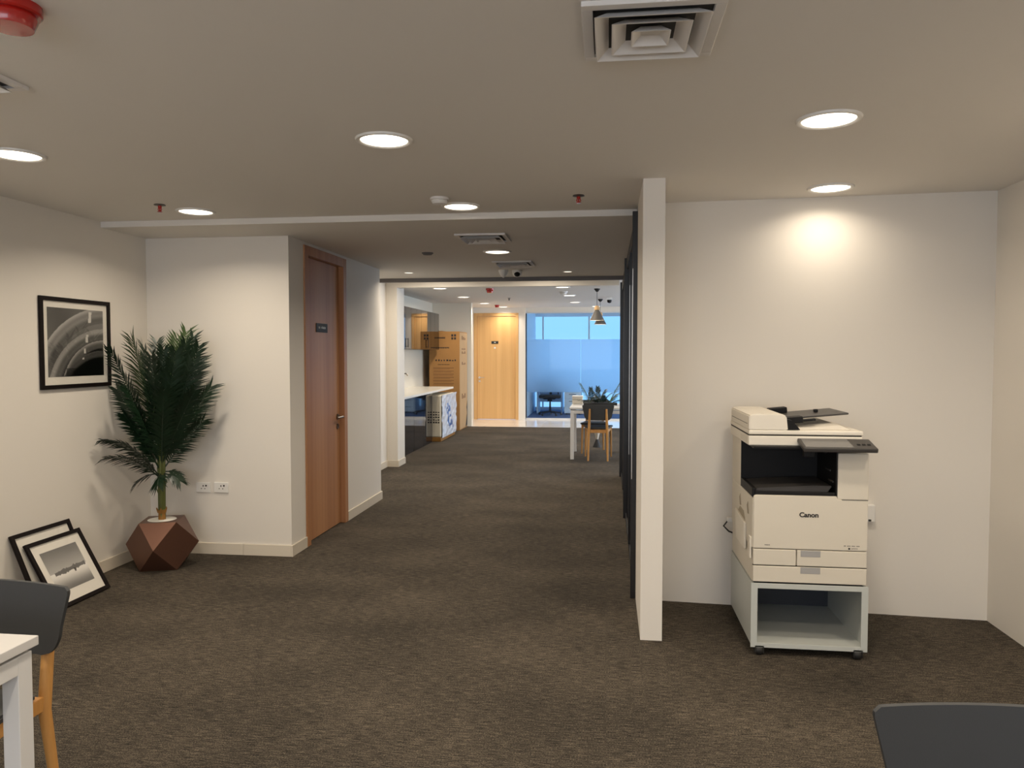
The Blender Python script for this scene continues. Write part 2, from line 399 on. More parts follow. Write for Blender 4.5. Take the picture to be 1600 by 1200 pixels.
# ------------------------------------------------------------------ smoked glass partition along the passage
gp = sempty('window_5', (.178, 0, 0))
for y in (4.72, 7.03, 9.40):
    MB().box(-.032, .012, y, y+.045, .0, 2.4, bev=.002).done('post', 'black', gp)
for a, b in ((4.765, 7.03), (7.075, 9.40)):
    MB().box(-.012, .004, a, b, 0, .05).done('rail', 'black', gp); MB().box(-.012, .004, a, b, 2.30, 2.4).done('rail', 'black', gp)
    mid = (a+b)/2
    MB().box(-.016, .008, mid-.022, mid+.022, .05, 2.30, bev=.002).done('mullion', 'black', gp)
    for q0, q1 in ((a, mid-.022), (mid+.022, b)):
        MB().box(-.006, .002, q0, q1, .05, 2.30).done('pane', 'dark_glass', gp)
for y, xo in ((4.715, -.027), (5.871, -.012)):
    MB().box(xo-.0045, xo, y-.004, y+.001, .75, 2.05).done('highlight_strip', 'alu', gp)  # thin pale strips stand in for highlights along the frame edges
MB().box(.0, .012, 4.75, 4.87, 2.4, 2.44).done('head_filler', 'black', gp)

# ================================================================== ceiling fittings
def make_downlight(label, loc, on=True):
    t = thing('downlight', label, 'ceiling light', loc, 0, 'round recessed downlights in the ceilings')
    MB().lathe([(.100, -.004), (.106, -.010), (.118, -.009), (.122, -.002), (.122, .0), (.100, .0), (.100, -.004)], 40).done('trim_ring', 'white', t, smooth=50)
    MB().lathe([(0, -.0035), (.101, -.0035)], 40).done('lens', 'lens' if on else 'lens_dim', t)
    if True:
        ld = bpy.data.lights.new('lamp_light', 'AREA'); ld.shape = 'DISK'; ld.size = .19; ld.energy = LAMP_W; ld.color = LAMP_COL; ld.spread = radians(LAMP_SPREAD)
        lo = bpy.data.objects.new('lamp_light', ld); COL.objects.link(lo); lo.parent = t; lo.location = (0, 0, -.006)
    return t
DL = make_downlight('large bright round downlight in the middle of the front ceiling, left of the square vent', (-.951, 3.163, ZC))
for loc, lab in [
    ((.847, 3.107, ZC), 'large bright round downlight at upper right, nearer of the two before the copier niche'),
    ((1.209, 4.377, ZC), 'bright round downlight close to the white wall above the copier'),
    ((-2.692, 3.182, ZC), 'bright round downlight cut by the left edge of the picture'),
    ((-2.626, 4.588, ZC), 'bright round downlight beside the red sprinkler above the left wall corner'),
    ((-.908, 4.636, ZC), 'bright round downlight just before the white ceiling step in the middle'),
    ((-.944, 6.435, ZL), 'lone round downlight between the two vents of the lower passage ceiling'),
    ((-2.70, 12.0, ZF), 'nearest left round downlight of the far ceiling, above the kitchen counter'),
    ((-2.68, 13.9, ZF), 'second round downlight from the front in the left row of the far ceiling'),
    ((-2.58, 15.72, ZF), 'third round downlight in the left row, before the far oak door'),
    ((-2.35, 16.95, ZF), 'last round downlight, right over the far oak door'),
    ((-.72, 12.0, ZF), 'nearest round downlight of the right far row, left of the pendants'),
    ((-.70, 13.75, ZF), 'second round downlight of the right far row'),
    ((-.68, 15.6, ZF), 'third round downlight of the right far row'),
    ((-.27, 17.0, ZF), 'round downlight behind the pendant cords near the blue glass')]:
    dup(DL, loc, 0, lab)
for x in (-2.68, -.93, .85):
    for y in (1.45, -.2, -1.8):
        dup(DL, (x, y, ZC), 0, 'round downlight in the front ceiling outside the view')
dup(DL, (1.80, 2.55, ZC), 0, 'added unseen downlight by the right wall, brightening the niche')  # added fill lamp, never seen, that brightens the copier niche
for loc in ((-2.2, 9.2, ZF), (-.8, 9.2, ZF)): dup(DL, loc, 0, 'added unseen downlight above the dark beam, brightening the pier')  # lamps added in the beam slot to light the pier and passage wall
for loc in ((1.4, 11.5, ZF), (2.6, 13.5, ZF)): dup(DL, loc, 0, 'round downlight over the hidden right part of the far room')
dm = make_downlight('dim round downlight at the left end of the lower passage ceiling', (-2.14, 8.0, ZL), False)
dm.scale = (.45, .45, .45)
d_ = dup(dm, (-.43, 8.1, ZL), 0, 'dim round downlight at the right end of the lower passage ceiling')

far = bpy.data.objects['lamp_light'].data.copy(); far.energy = LAMP_W*1.5; far.spread = radians(172)                            # stronger lamps in the far room
for o in bpy.data.objects:
    if o.name.startswith('lamp_light') and o.parent.location.z > 2.5: o.data = far
nl = bpy.data.objects['lamp_light.002']
near_wall = nl.data.copy(); near_wall.energy = LAMP_W*.27; nl.data = near_wall
for o in bpy.data.objects:
    if o.name.startswith('lamp_light') and 15.6 < o.parent.location.y < 17.2:
        o.data = far.copy(); o.data.energy = LAMP_W*.75; o.data.spread = radians(140)      # weaker lamp close to the niche wall

def make_vent(label, loc, s=.375, depth=.0):
    t = thing('ceiling_vent', label, 'vent', loc, 0, 'square louvred air diffusers')
    def ring(a0, z0, a1, z1, th=.004):
        m = MB(); b = m.bm
        def sq(a, z): return [b.verts.new((sx*a, sy*a, z)) for sx, sy in ((-1, -1), (1, -1), (1, 1), (-1, 1))]
        A, B, C, D = sq(a0, z0), sq(a1, z1), sq(a1-th, z1), sq(a0-th, z0)
        for P, Q in ((A, B), (B, C), (C, D), (D, A)):
            for i in range(4): b.faces.new((P[i], P[(i+1) % 4], Q[(i+1) % 4], Q[i]))
        return m
    h = s/2
    m = MB()
    m.box(-h, h, -h, -h+.03, -.014, 0, bev=.002); m.box(-h, h, h-.03, h, -.014, 0, bev=.002)
    m.box(-h, -h+.03, -h+.03, h-.03, -.014, 0, bev=.002); m.box(h-.03, h, -h+.03, h-.03, -.014, 0, bev=.002)
    m.done('frame', 'vent', t)
    MB().box(-h+.03, h-.03, -h+.03, h-.03, -.0035, -.0005).done('backing', 'matte', t)
    for a, sl, zt in ((h-.034, .034, -.004), (h-.080, .036, -.004), (h-.134, .026, -.006)):
        r = ring(a, -.030, a-sl, zt)
        if a < .06: r.box(-a+sl, a-sl, -a+sl, a-sl, zt-.003, zt)
        r.done('louvre', 'vent', t)
    return t
vt = make_vent('large white square ceiling vent at the top of the picture', (.113, 2.185, ZC))
dup(vt, (-2.155, 2.205, ZC), 0, 'white square ceiling vent cut by the left edge of the picture')
dup(vt, (-.93, 5.63, ZL), 0, 'white square vent in the lower ceiling just behind the ceiling step')
dup(vt, (-.905, 7.28, ZL), 0, 'small looking white vent before the dark beam, farther of the passage pair')

def detector(name, label, cat, loc, m, r=.055, h=.05, group=None):
    t = thing(name, label, cat, loc, 0, group)
    MB().lathe([(0, 0), (r, 0), (r, -h*.35), (r*.94, -h*.42), (0, -h*.42)], 28).done('base', m, t, smooth=40)
    MB().lathe([(r*.80, -h*.42), (r*.86, -h*.6), (r*.72, -h), (0, -h*1.05)], 28).done('head', m, t, smooth=50)
    return t
detector('fire_detector', 'large red round fire detector at the upper left corner', 'detector', (-1.555, 1.83, ZC), 'red', .075, .06)
detector('smoke_detector', 'white round smoke detector right behind the middle downlight', 'detector', (-.985, 4.38, ZC), 'white', .055, .035)
detector('smoke_detector', 'flat grey disc detector on the left of the lower passage ceiling', 'detector', (-1.556, 6.44, ZL), 'beam', .05, .018)
detector('fire_detector', 'small dark red fire detector on the far ceiling between the two light rows', 'detector', (-1.905, 12.15, ZF), 'red', .065, .07)
detector('fire_detector', 'tiny red fire detector on the far ceiling over the oak door', 'detector', (-2.40, 16.3, ZF), 'red', .05, .055)
detector('smoke_detector', 'small beige box detector between the right far downlights', 'detector', (-.755, 12.9, ZF), 'vent', .07, .05)
def sprinkler(label, loc, red=True):
    t = thing('sprinkler', label, 'sprinkler', loc, 0, 'small sprinkler heads on the ceilings')
    MB().lathe([(0, 0), (.033, 0), (.035, -.004), (.012, -.008), (0, -.008)], 20).done('escutcheon', 'copg', t, smooth=40)
    m = MB(); m.tube([(0, 0, -.008), (0, 0, -.02)], .011, 10); m.tube([(-.008, 0, -.02), (-.012, 0, -.03), (-.004, 0, -.042)], .003, 6); m.tube([(.008, 0, -.02), (.012, 0, -.03), (.004, 0, -.042)], .003, 6)
    m.tube([(0, 0, -.02), (0, 0, -.04)], .005, 8); m.lathe([(0, -.042), (.015, -.042), (.015, -.045), (0, -.045)], 14)
    m.done('head', 'red' if red else 'copg', t, smooth=40); return t
sprinkler('red sprinkler head beside the left downlight near the ceiling step', (-2.73, 4.36, ZC))
sprinkler('red sprinkler head on the ceiling left of the white stub wall', (-.173, 4.41, ZC))
sprinkler('tiny dark sprinkler head in the middle of the far ceiling', (-1.872, 14.3, ZF), False)
t = thing('dome_camera', 'small white dome camera with black eye under the dark beam', 'camera', (-.95, 7.9, ZL))
MB().lathe([(0, 0), (.052, 0), (.052, -.02), (.046, -.045), (.028, -.068), (0, -.074)], 24).done('housing', 'white', t, smooth=50)
MB().lathe([(0, -.03), (.024, -.022), (.034, 0), (.024, .022), (0, .03)], 18).done('eye', 'copb', t, smooth=True).location = (.004, -.026, -.042)
t = thing('motion_sensor', 'white conical sensor left of the black eyed dome camera', 'sensor', (-1.09, 7.87, ZL))
MB().lathe([(0, 0), (.050, 0), (.050, -.014), (.036, -.05), (.018, -.07), (0, -.072)], 24).done('housing', 'white', t, smooth=50)
MB().lathe([(.0, -.072), (.012, -.073), (.010, -.080), (0, -.082)], 16).done('lens', 'vent', t, smooth=50)
t = thing('dome_camera', 'dark dome camera on a white base right of the pendants', 'camera', (.02, 14.4, ZF))
MB().box(-.055, .055, -.055, .055, -.045, 0, bev=.006).done('mount', 'white', t)
MB().lathe([(.04, -.045), (.044, -.06), (.034, -.095), (0, -.108)], 20).done('dome', 'copb', t, smooth=50)

def pendant(label, loc, z):
    t = thing('pendant_lamp', label, 'pendant lamp', loc, 0, 'grey cone pendant lamps over the far table')
    L = loc[2] - z
    MB().lathe([(0, 0), (.05, 0), (.048, -.012), (.018, -.05), (0, -.055)], 20).done('canopy', 'matte', t, smooth=40)
    MB().tube([(0, 0, -.05), (0, 0, -L+.235)], .004, 6).done('cord', 'matte', t)
    MB().lathe([(0, -L+.24), (.03, -L+.235), (.044, -L+.20), (.044, -L+.17), (.03, -L+.165)], 20).done('cap', 'card2', t, smooth=40)
    s = MB().lathe([(.030, -L+.170), (.052, -L+.135), (.118, -L+.004), (.122, -L)], 28).done('shade', 'shade', t, smooth=40)
    MB().lathe([(.119, -L+.001), (.115, -L+.006), (.049, -L+.130), (0, -L+.14)], 28).done('lining', 'shade_in', s, smooth=40)
    MB().lathe([(0, -L+.025), (.026, -L+.035), (.032, -L+.06), (.018, -L+.10), (0, -L+.135)], 14).done('bulb', 'bulb', t, smooth=True)
    return t
pendant('nearer grey cone pendant lamp hanging over the far table', (-.181, 12.4, ZF), 2.065)
pendant('farther grey cone pendant lamp, partly behind the nearer one', (-.152, 14.8, ZF), 2.09)

# ================================================================== the copier on its stand
CX, CY, CW = .728, 3.90, .556
t = thing('copier_stand', 'grey metal open fronted stand on castors under the copier', 'stand', (CX, CY, 0))
m = MB(); m.box(0, .012, .0, .64, .051, .368); m.done('side_panel', 'stand', t)
MB().box(CW-.012, CW, .0, .64, .051, .368).done('side_panel', 'stand', t)
MB().box(.012, CW-.012, .0, .64, .350, .366).done('top_panel', 'inside', t)  # dark top and back panels paint in the shade inside the stand
MB().box(.012, CW-.012, .0, .64, .047, .062).done('shelf', 'stand', t)
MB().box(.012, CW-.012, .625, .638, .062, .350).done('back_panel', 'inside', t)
m = MB()
m.box(-.004, .028, -.006, .0, .042, .371, bev=.001); m.box(CW-.028, CW+.004, -.006, .0, .042, .371, bev=.001)
m.box(.028, CW-.028, -.006, .0, .345, .371, bev=.001); m.box(.028, CW-.028, -.006, .0, .042, .066, bev=.001)
m.done('front_rim', 'stand', t)
for x in (.04, CW-.04):
    for y in (.012, .60):
        m = MB(); m.box(x-.022, x-.018, y-.020, y+.02, .014, .046); m.box(x+.018, x+.022, y-.020, y+.02, .014, .046); m.box(x-.022, x+.022, y-.018, y+.03, .044, .051)
        c = m.done('castor', 'rubber', t)
        w_ = MB().lathe([(0, -.017), (.020, -.017), (.0255, -.010), (.0255, .010), (.020, .017), (0, .017)], 20)
        w_ = w_.done('wheel', 'rubber', c, smooth=40); w_.matrix_basis = Matrix.Translation((x, y, .0255)) @ Matrix.Rotation(pi/2, 4, 'Y')

t = thing('photocopier', 'large ivory office photocopier on the grey stand by the niche wall', 'photocopier', (CX, CY, .372))
Z0 = .372
def cz(z): return z - Z0
D = .64
# main body: lower block, rear wall, right column, left rear column
m = MB()
m.box(0, CW, .012, D, cz(.545), cz(.800), bev=.006)
m.box(.005, CW-.005, .02, D-.004, cz(.374), cz(.546))
m.done('body', 'cop', t)
MB().box(.0, CW, .36, D, cz(.800), cz(1.062), bev=.004).done('rear_housing', 'cop', t)
MB().box(.408, CW, .005, .36, cz(.800), cz(1.034), bev=.006).done('right_column', 'cop', t)
# front cover with the sloping left corner of the output cavity
fr = MB(); fr.prism([(.004, cz(.548)), (CW-.004, cz(.548)), (CW-.004, cz(.802)), (.408, cz(.802)), (.404, cz(.818)), (.012, cz(.818)), (.004, cz(.812))], 'y', 0, .014, bev=.003)
fc = fr.done('front_cover', 'cop', t)
MB().box(.408+.02, CW-.004, -.0005, .0045, cz(.801), cz(.803)).done('seam', 'seam', fc)
# cavity lining and output tray
m = MB(); m.box(.0005, .407, .352, .3595, cz(.802), cz(1.06)); m.box(.4005, .4075, .008, .352, cz(.82), cz(1.055)); m.box(.002, .407, .01, .352, cz(1.052), cz(1.0615)); m.box(.004, .405, .016, .352, cz(.8005), cz(.806))
m.done('cavity_lining', 'copb', t)
m = MB(); m.prism([(.02, cz(.822)), (.36, cz(.822)), (.39, cz(.865)), (.30, cz(.865)), (.06, cz(.85)), (.02, cz(.845))], 'y', .03, .33, bev=.004)
m.done('output_tray', 'copg', t)
m = MB(); m.box(-.001, .018, .02, .34, cz(.804), cz(.85), bev=.003); m.box(.012, .40, .012, .03, cz(.806), cz(.835), bev=.003); m.done('tray_lip', 'copb', t)
for z in (.88, .93, 1.01):
    MB().box(.396, .401, .05+(z-.88), .13+(z-.88), cz(z), cz(z+.008)).done('guide_rib', 'copg', t)
# scanner
sc = MB(); sc.box(-.016, CW-.02, .05, D-.02, cz(1.062), cz(1.112), bev=.005); sc = sc.done('scanner_unit', 'cop2', t)
MB().box(-.014, CW-.024, .053, D-.024, cz(1.1115), cz(1.1185)).done('seam', 'seam', sc)
MB().box(-.0165, -.0155, .10, .28, cz(1.072), cz(1.10)).done('side_hatch', 'cop', sc)
# document feeder: lid plate, raised feeder block, sloping trays
lid = MB(); lid.box(-.016, CW-.016, .048, D-.02, cz(1.118), cz(1.140), bev=.005)
lid = lid.done('lid', 'cop2', t)
fb = MB(); fb.prism([(-.014, cz(1.139)), (.178, cz(1.139)), (.170, cz(1.212)), (.150, cz(1.222)), (.01, cz(1.222)), (-.014, cz(1.214))], 'y', .052, D-.03, bev=.005)
fb = fb.done('feeder_block', 'cop2', t)
MB().box(-.0155, -.0135, .10, D-.06, cz(1.168), cz(1.170)).done('seam', 'seam', fb)
m = MB(); m.prism([(.172, cz(1.14)), (.50, cz(1.14)), (.44, cz(1.166)), (.30, cz(1.150)), (.176, cz(1.150))], 'y', .10, D-.05, bev=.002); m.done('output_slope', 'cop2', t)
tray = Matrix.Translation((.17, .0, cz(1.185))) @ Matrix.Rotation(radians(-5.5), 4, 'Y')
m = MB(); m.box(0, .345, .20, .54, -.006, .004, bev=.003, mtx=tray); m.done('original_tray', 'copg', t)
m = MB(); m.box(.0, .10, .13, .20, -.022, .012, bev=.004, mtx=tray); m.box(.09, .17, .16, .19, -.02, -.008, bev=.003, mtx=tray)
m.done('paper_guide', 'copb', t)
MB().box(0, .10, .47, .53, .003, .036, bev=.006, mtx=tray).done('paper_guide', 'copb', t)
MB().box(.215, .235, .36, .385, .0045, .02, bev=.003, mtx=tray).done('stop_peg', 'copb', t)
MB().prism([(.168, cz(1.14)), (.24, cz(1.142)), (.20, cz(1.19)), (.168, cz(1.196))], 'y', .06, .22, bev=.002).done('feeder_cavity', 'copb', t)
# control panel
pm = Matrix.Translation((.222, -.085, cz(1.048))) @ Matrix.Rotation(radians(13), 4, 'X')
cp = MB(); cp.box(0, .345, 0, .145, -.0, .022, bev=.005, mtx=pm); cp = cp.done('control_panel', 'copg', t)
MB().box(.012, .235, .012, .132, .0225, .0235, mtx=pm).done('touch_screen', mat('panel_screen', (.16, .155, .15), .22), cp)
m = MB()
for i in range(3): m.box(.262+i*.024, .276+i*.024, .05, .064, .0225, .025, mtx=pm)
m.done('keys', 'copb', cp)
MB().box(.24, .29, -.02, .02, cz(1.015), cz(1.055), bev=.003).done('panel_arm', 'copb', cp)
# paper drawers
def drawer(x0, x1, z0, z1, grip=None, label=None):
    m = MB(); m.box(x0+.0015, x1-.0015, -.001, .02, cz(z0)+.0015, cz(z1)-.0015, bev=.003); d = m.done('drawer', 'cop', t)
    if grip:
        h = MB(); h.box(grip, grip+.095, -.0025, .0, cz(z1)-.034, cz(z1)-.002, bev=.001).done('drawer_grip', 'grip', d)
    return d
drawer(.004, .214, .462, .545); drawer(.216, CW-.004, .462, .545, .235); drawer(.004, CW-.004, .376, .460, .235)
MB().box(.003, CW-.003, .004, .018, cz(.460), cz(.462)).done('seam', 'seam', t)
# left side bypass tray, finger holes
m = MB(); m.prism([(.17, cz(.50)), (.42, cz(.50)), (.46, cz(.66)), (.17, cz(.64))], 'x', -.012, .001, bev=.003); m.done('side_tray', 'cop2', t)
m = MB(); m.prism([(.20, cz(.645)), (.42, cz(.655)), (.36, cz(.69)), (.25, cz(.685))], 'x', -.002, .001); m.done('finger_recess', mat('copier_recess', (.34, .29, .21), .6), t)
for y in (.10, .33):
    m = MB(); m.prism([(y, cz(.70)), (y+.04, cz(.695)), (y+.06, cz(.735)), (y+.03, cz(.76))], 'x', -.0015, .001); m.done('finger_hole', mat('copier_hole', (.30, .25, .18), .6), t)
MB().box(-.009, .0, .02, .06, cz(.49), cz(.60), bev=.002).done('side_latch', 'cop2', t)

def text_mesh(txt, size, m, parent, mtx, name='lettering', thick=.0006, bold=.0):
    c = bpy.data.curves.new('txt', 'FONT'); c.body = txt; c.size = size; c.align_x = 'CENTER'; c.align_y = 'CENTER'; c.extrude = thick; c.offset = bold
    o = bpy.data.objects.new('txt', c); COL.objects.link(o)
    dg = bpy.context.evaluated_depsgraph_get(); me = bpy.data.meshes.new_from_object(o.evaluated_get(dg))
    bpy.data.objects.remove(o); me.materials.clear(); me.materials.append(M[m])
    r = bpy.data.objects.new(name, me); COL.objects.link(r); r.parent = parent; r.matrix_basis = mtx; return r
text_mesh('Canon', .033, 'ink', fc, Matrix.Translation((.272, -.0006, cz(.722))) @ Matrix.Rotation(pi/2, 4, 'X') @ Matrix.Diagonal((1.05, 1, 1, 1)), 'logo_lettering', bold=.0012)
m = MB()
glyph_row(m, lambda u, a, b, du: m.box(.072+u-du, .072+u+du, -.0008, .0005, cz(.566)+a, cz(.566)+b), 6, .026, .006, 4)
glyph_row(m, lambda u, a, b, du: m.box(.478+u-du, .478+u+du, -.0008, .0005, cz(.572)+a, cz(.572)+b), 14, .075, .005, 5)
glyph_row(m, lambda u, a, b, du: m.box(.492+u-du, .492+u+du, -.0008, .0005, cz(.559)+a, cz(.559)+b), 5, .03, .004, 6)
m.box(.462, .471, -.0008, .0005, cz(.554), cz(.563)); m.done('small_print', 'ink', fc)

# plug and cable beside the copier
t = thing('power_cable', 'black cable looping out of the wall left of the copier', 'cable', (.70, 4.67, .5))
MB().tube([(.09, -.04, .04), (.02, -.06, .035), (-.01, -.075, .0), (.02, -.08, -.03), (.10, -.08, -.06)], .005, 8).done('cord', 'rubber', t, smooth=True)
MB().box(.01, .04, -.08, -.045, .025, .05, bev=.004).done('plug', 'white', t)

def socket(label, loc, rz, group='wall sockets', w_=.115, h=.078):
    t = thing('wall_socket', label, 'socket', loc, rz, group)
    MB().box(-w_/2, w_/2, -.010, 0, -h/2, h/2, bev=.003).done('plate', 'white', t)
    m = MB(); m.box(-.004, .004, -.0108, -.009, .006, .018); m.box(-.018, -.010, -.0108, -.009, -.012, -.006); m.box(.010, .018, -.0108, -.009, -.012, -.006); m.box(.018, .030, -.0125, -.009, .008, .020)
    m.done('pin_holes', 'seam', t); return t
socket('left one of two white sockets low on the wall right of the palm', (-3.052, 5.38, .51), 0)
socket('right one of two white sockets low on the wall right of the palm', (-2.908, 5.38, .512), 0)
t = thing('plug_adapter', 'white plug adapter on the niche wall right of the copier', 'plug', (1.515, 4.6182, .60), radians(-3.8))
MB().box(-.03, .03, -.045, 0, -.05, .05, bev=.006).done('housing', 'white', t)
MB().box(-.008, .008, -.0465, -.044, -.045, -.033, bev=.002).done('indicator', 'seam', t)

# ================================================================== palm in faceted planter
PX, PY = -3.17, 5.02
t = thing('faceted_planter', 'brown metallic faceted geometric planter in the left corner', 'planter', (PX, PY, 0), radians(-27))
a, hz = .168, .170
V = [(1, 0, 1), (0, 1, 1), (-1, 0, 1), (0, -1, 1), (1, 1, 0), (-1, 1, 0), (-1, -1, 0), (1, -1, 0), (1, 0, -1), (0, 1, -1), (-1, 0, -1), (0, -1, -1)]
R = [(x*a*1.04, y*a*1.04, z*hz+hz) for x, y, z in V]
m = MB(); vs = [m.bm.verts.new(p) for p in R]
for f_ in ((8, 11, 10, 9), (0, 4, 1), (1, 5, 2), (2, 6, 3), (3, 7, 0), (8, 9, 4), (9, 10, 5), (10, 11, 6), (11, 8, 7), (0, 7, 8, 4), (1, 4, 9, 5), (2, 5, 10, 6), (3, 6, 11, 7)):
    m.bm.faces.new([vs[i] for i in f_])
# top with a round opening
N = 32; ring = [m.bm.verts.new((.098*cos(2*pi*i/N), .098*sin(2*pi*i/N), 2*hz)) for i in range(N)]
low = [m.bm.verts.new((.094*cos(2*pi*i/N), .094*sin(2*pi*i/N), 2*hz-.03)) for i in range(N)]
for q in range(4):
    seg = [ring[(q*8+k) % N] for k in range(9)]
    for k in range(8): m.bm.faces.new((seg[k], seg[k+1], vs[q] if k < 4 else vs[(q+1) % 4]))
    m.bm.faces.new((seg[4], vs[(q+1) % 4], vs[q]))
for i in range(N): m.bm.faces.new((ring[i], ring[(i+1) % N], low[(i+1) % N], low[i]))
bmesh.ops.remove_doubles(m.bm, verts=m.bm.verts[:], dist=1e-5)
m.done('shell', 'copper', t)
MB().lathe([(0, 2*hz), (.096, 2*hz), (.096, 2*hz-.02), (0, 2*hz-.02)], 32).done('pebble_bed', 'soil', t)

def frond(parent, base, az, elev, length, droop, lw=.16, n=26, mname='leaf', twist=0, seed=0, name='frond', stalk=.22, w_leaf=.011, xmin=-9, ymax=9):
    """pinnate frond: rachis as a curved tube plus pairs of pointed leaflets"""
    rnd = random.Random(seed); m = MB(); P = []; d = Vector((cos(az)*cos(elev), sin(az)*cos(elev), sin(elev))); p = Vector(base); K = 14
    side0 = Vector((-sin(az), cos(az), 0))
    for i in range(K+1):
        P.append(Vector((max(p.x, xmin+.006), min(p.y, ymax-.006), p.z))); u = i/K
        d = (d + Vector((0, 0, -droop*(.25+u)/K))).normalized(); p = p + d*length/K
    m.tube(P, [.0065*(1-.8*i/K) for i in range(K+1)], 5)
    for i in range(n):
        u = stalk + (1-stalk)*(i+.5)/n; f = u*K; j = min(int(f), K-1); q = P[j].lerp(P[j+1], f-j); T = (P[j+1]-P[j]).normalized()
        nrm = side0.cross(T).normalized(); sd = T.cross(nrm).normalized()
        if twist: 
            rot = Matrix.Rotation(twist, 3, T); sd = rot @ sd; nrm = rot @ nrm
        prof = sin(min(1, (u-stalk)/(1-stalk)*.80+.10)*pi)**.5
        L = lw*(.25+.75*prof)*rnd.uniform(.9, 1.08)
        for s_ in (-1, 1):
            ang = radians(rnd.uniform(46, 60)) * (1-.55*u)+radians(6)
            dr = (sd*s_*sin(ang) + T*cos(ang) + nrm*rnd.uniform(.05, .28)*-1 * (1 if nrm.z > 0 else -1)).normalized()
            wv = dr.cross(nrm).normalized()*w_leaf/2
            b0 = q; c = q + dr*L*.45; e = q + dr*L + Vector((0, 0, -L*rnd.uniform(.08, .22)))
            bm_ = m.bm
            v = [bm_.verts.new((max(x.x, xmin), min(x.y, ymax), x.z)) for x in (b0-wv*.5, b0+wv*.5, c+wv, c-wv, e)]
            bm_.faces.new((v[0], v[1], v[2], v[3])); bm_.faces.new((v[3], v[2], v[4]))
    return m.done(name, mname, parent)

pl = thing('palm_plant', 'tall dark green artificial palm growing from the brown faceted planter', 'plant', (PX, PY, 2*hz+.0005))
# stem: bundle of green stalks in a brown sheath; height where the crown starts about 0.68 m above floor
m = MB()
for k, (dx, dy, r) in enumerate(((0, 0, .021), (.012, .006, .012), (-.012, -.004, .012), (.004, -.013, .011))):
    m.tube([(dx, dy, .0), (dx*1.1, dy*1.1, .15), (dx*1.3, dy*1.3, .34), (dx*1.6+.004, dy*1.6, .70)], [r, r*.95, r*.9, r*.6], 8)
m.done('stem', 'stem', pl, smooth=50)
m = MB(); m.tube([(0, 0, 0), (0, 0, .04), (0, 0, .07)], [.026, .024, .032], 9)
for k in range(5): m.tube([(.022*cos(k*1.26), .022*sin(k*1.26), .05), (.036*cos(k*1.26), .036*sin(k*1.26), .085)], [.009, .004], 5)
m.done('sheath', 'sheath', pl)
for k, (z, az, h) in enumerate(((.17, 3.7, .10), (.20, .2, .12), (.26, 2.8, .11), (.24, -.6, .14))):
    MB().tube([(.016*cos(az), .016*sin(az), z), (.035*cos(az), .035*sin(az), z+h*.6), (.045*cos(az), .045*sin(az), z+h)], [.004, .003, .001], 5).done('stipule', 'stem', pl)
# crown fronds: azimuths relative to the picture: screen right = (cos yaw, sin yaw)
YW = radians(33)                        # view azimuth at the palm
def scr(a): return a + YW               # a: 0 = screen right, 90deg = away, 180 = screen left, -90 = towards the camera
FR = [  # picture azimuth, elevation, length, droop, base z, leaflet length, kind
    (10, 71, .78, .24, .40, .18, 0), (2, 61, .66, .24, .38, .17, 0), (-15, 73, .86, .22, .42, .15, 0), (165, 79, .86, .20, .44, .21, 1), (178, 70, .86, .22, .42, .14, 0),
    (172, 66, .62, .28, .38, .14, 0), (-50, 79, .80, .22, .42, .15, 0), (-110, 80, .76, .25, .42, .15, 0), (50, 78, .88, .20, .44, .19, 1), (120, 78, .82, .20, .42, .14, 0),
    (-35, 66, .60, .34, .38, .15, 0), (-150, 69, .62, .30, .38, .14, 0), (-85, 70, .62, .40, .36, .15, 0), (22, 78, .90, .20, .46, .18, 1), (-168, 64, .48, .34, .34, .13, 0),
    (-70, 84, .80, .12, .42, .14, 0), (95, 82, .84, .12, .44, .15, 0), (-20, 78, .84, .18, .44, .15, 0), (-150, 82, .82, .18, .44, .15, 0), (5, 76, .90, .2, .44, .14, 0), (-5, 56, .46, .4, .34, .13, 0),
    (192, 58, .50, 1.5, .29, .12, 2), (204, 46, .44, 1.3, .29, .12, 2), (-160, 4, .19, 1.1, .33, .11, 2), (-100, 0, .17, 1.2, .33, .11, 2), (-30, -2, .15, 1.2, .33, .10, 2), (10, 4, .14, 1.0, .34, .09, 2)]
for k, (az, el, L, dr, bz, lw, li) in enumerate(FR):
    frond(pl, (0, 0, bz), scr(radians(az)), radians(el), L, dr, lw, n=(34 if L > .47 else 24 if L > .3 else 12), xmin=-.302, ymax=.345, mname=('leaf2' if li == 1 else 'leaf'), twist=(-1 if az % 360 > 180 else 1)*abs(cos(radians(az)))*random.Random(k).uniform(.7, 1.3) if li < 2 else .5, seed=k, stalk=.16 if L > .3 else .3, w_leaf=.015 if L > .47 else .013)

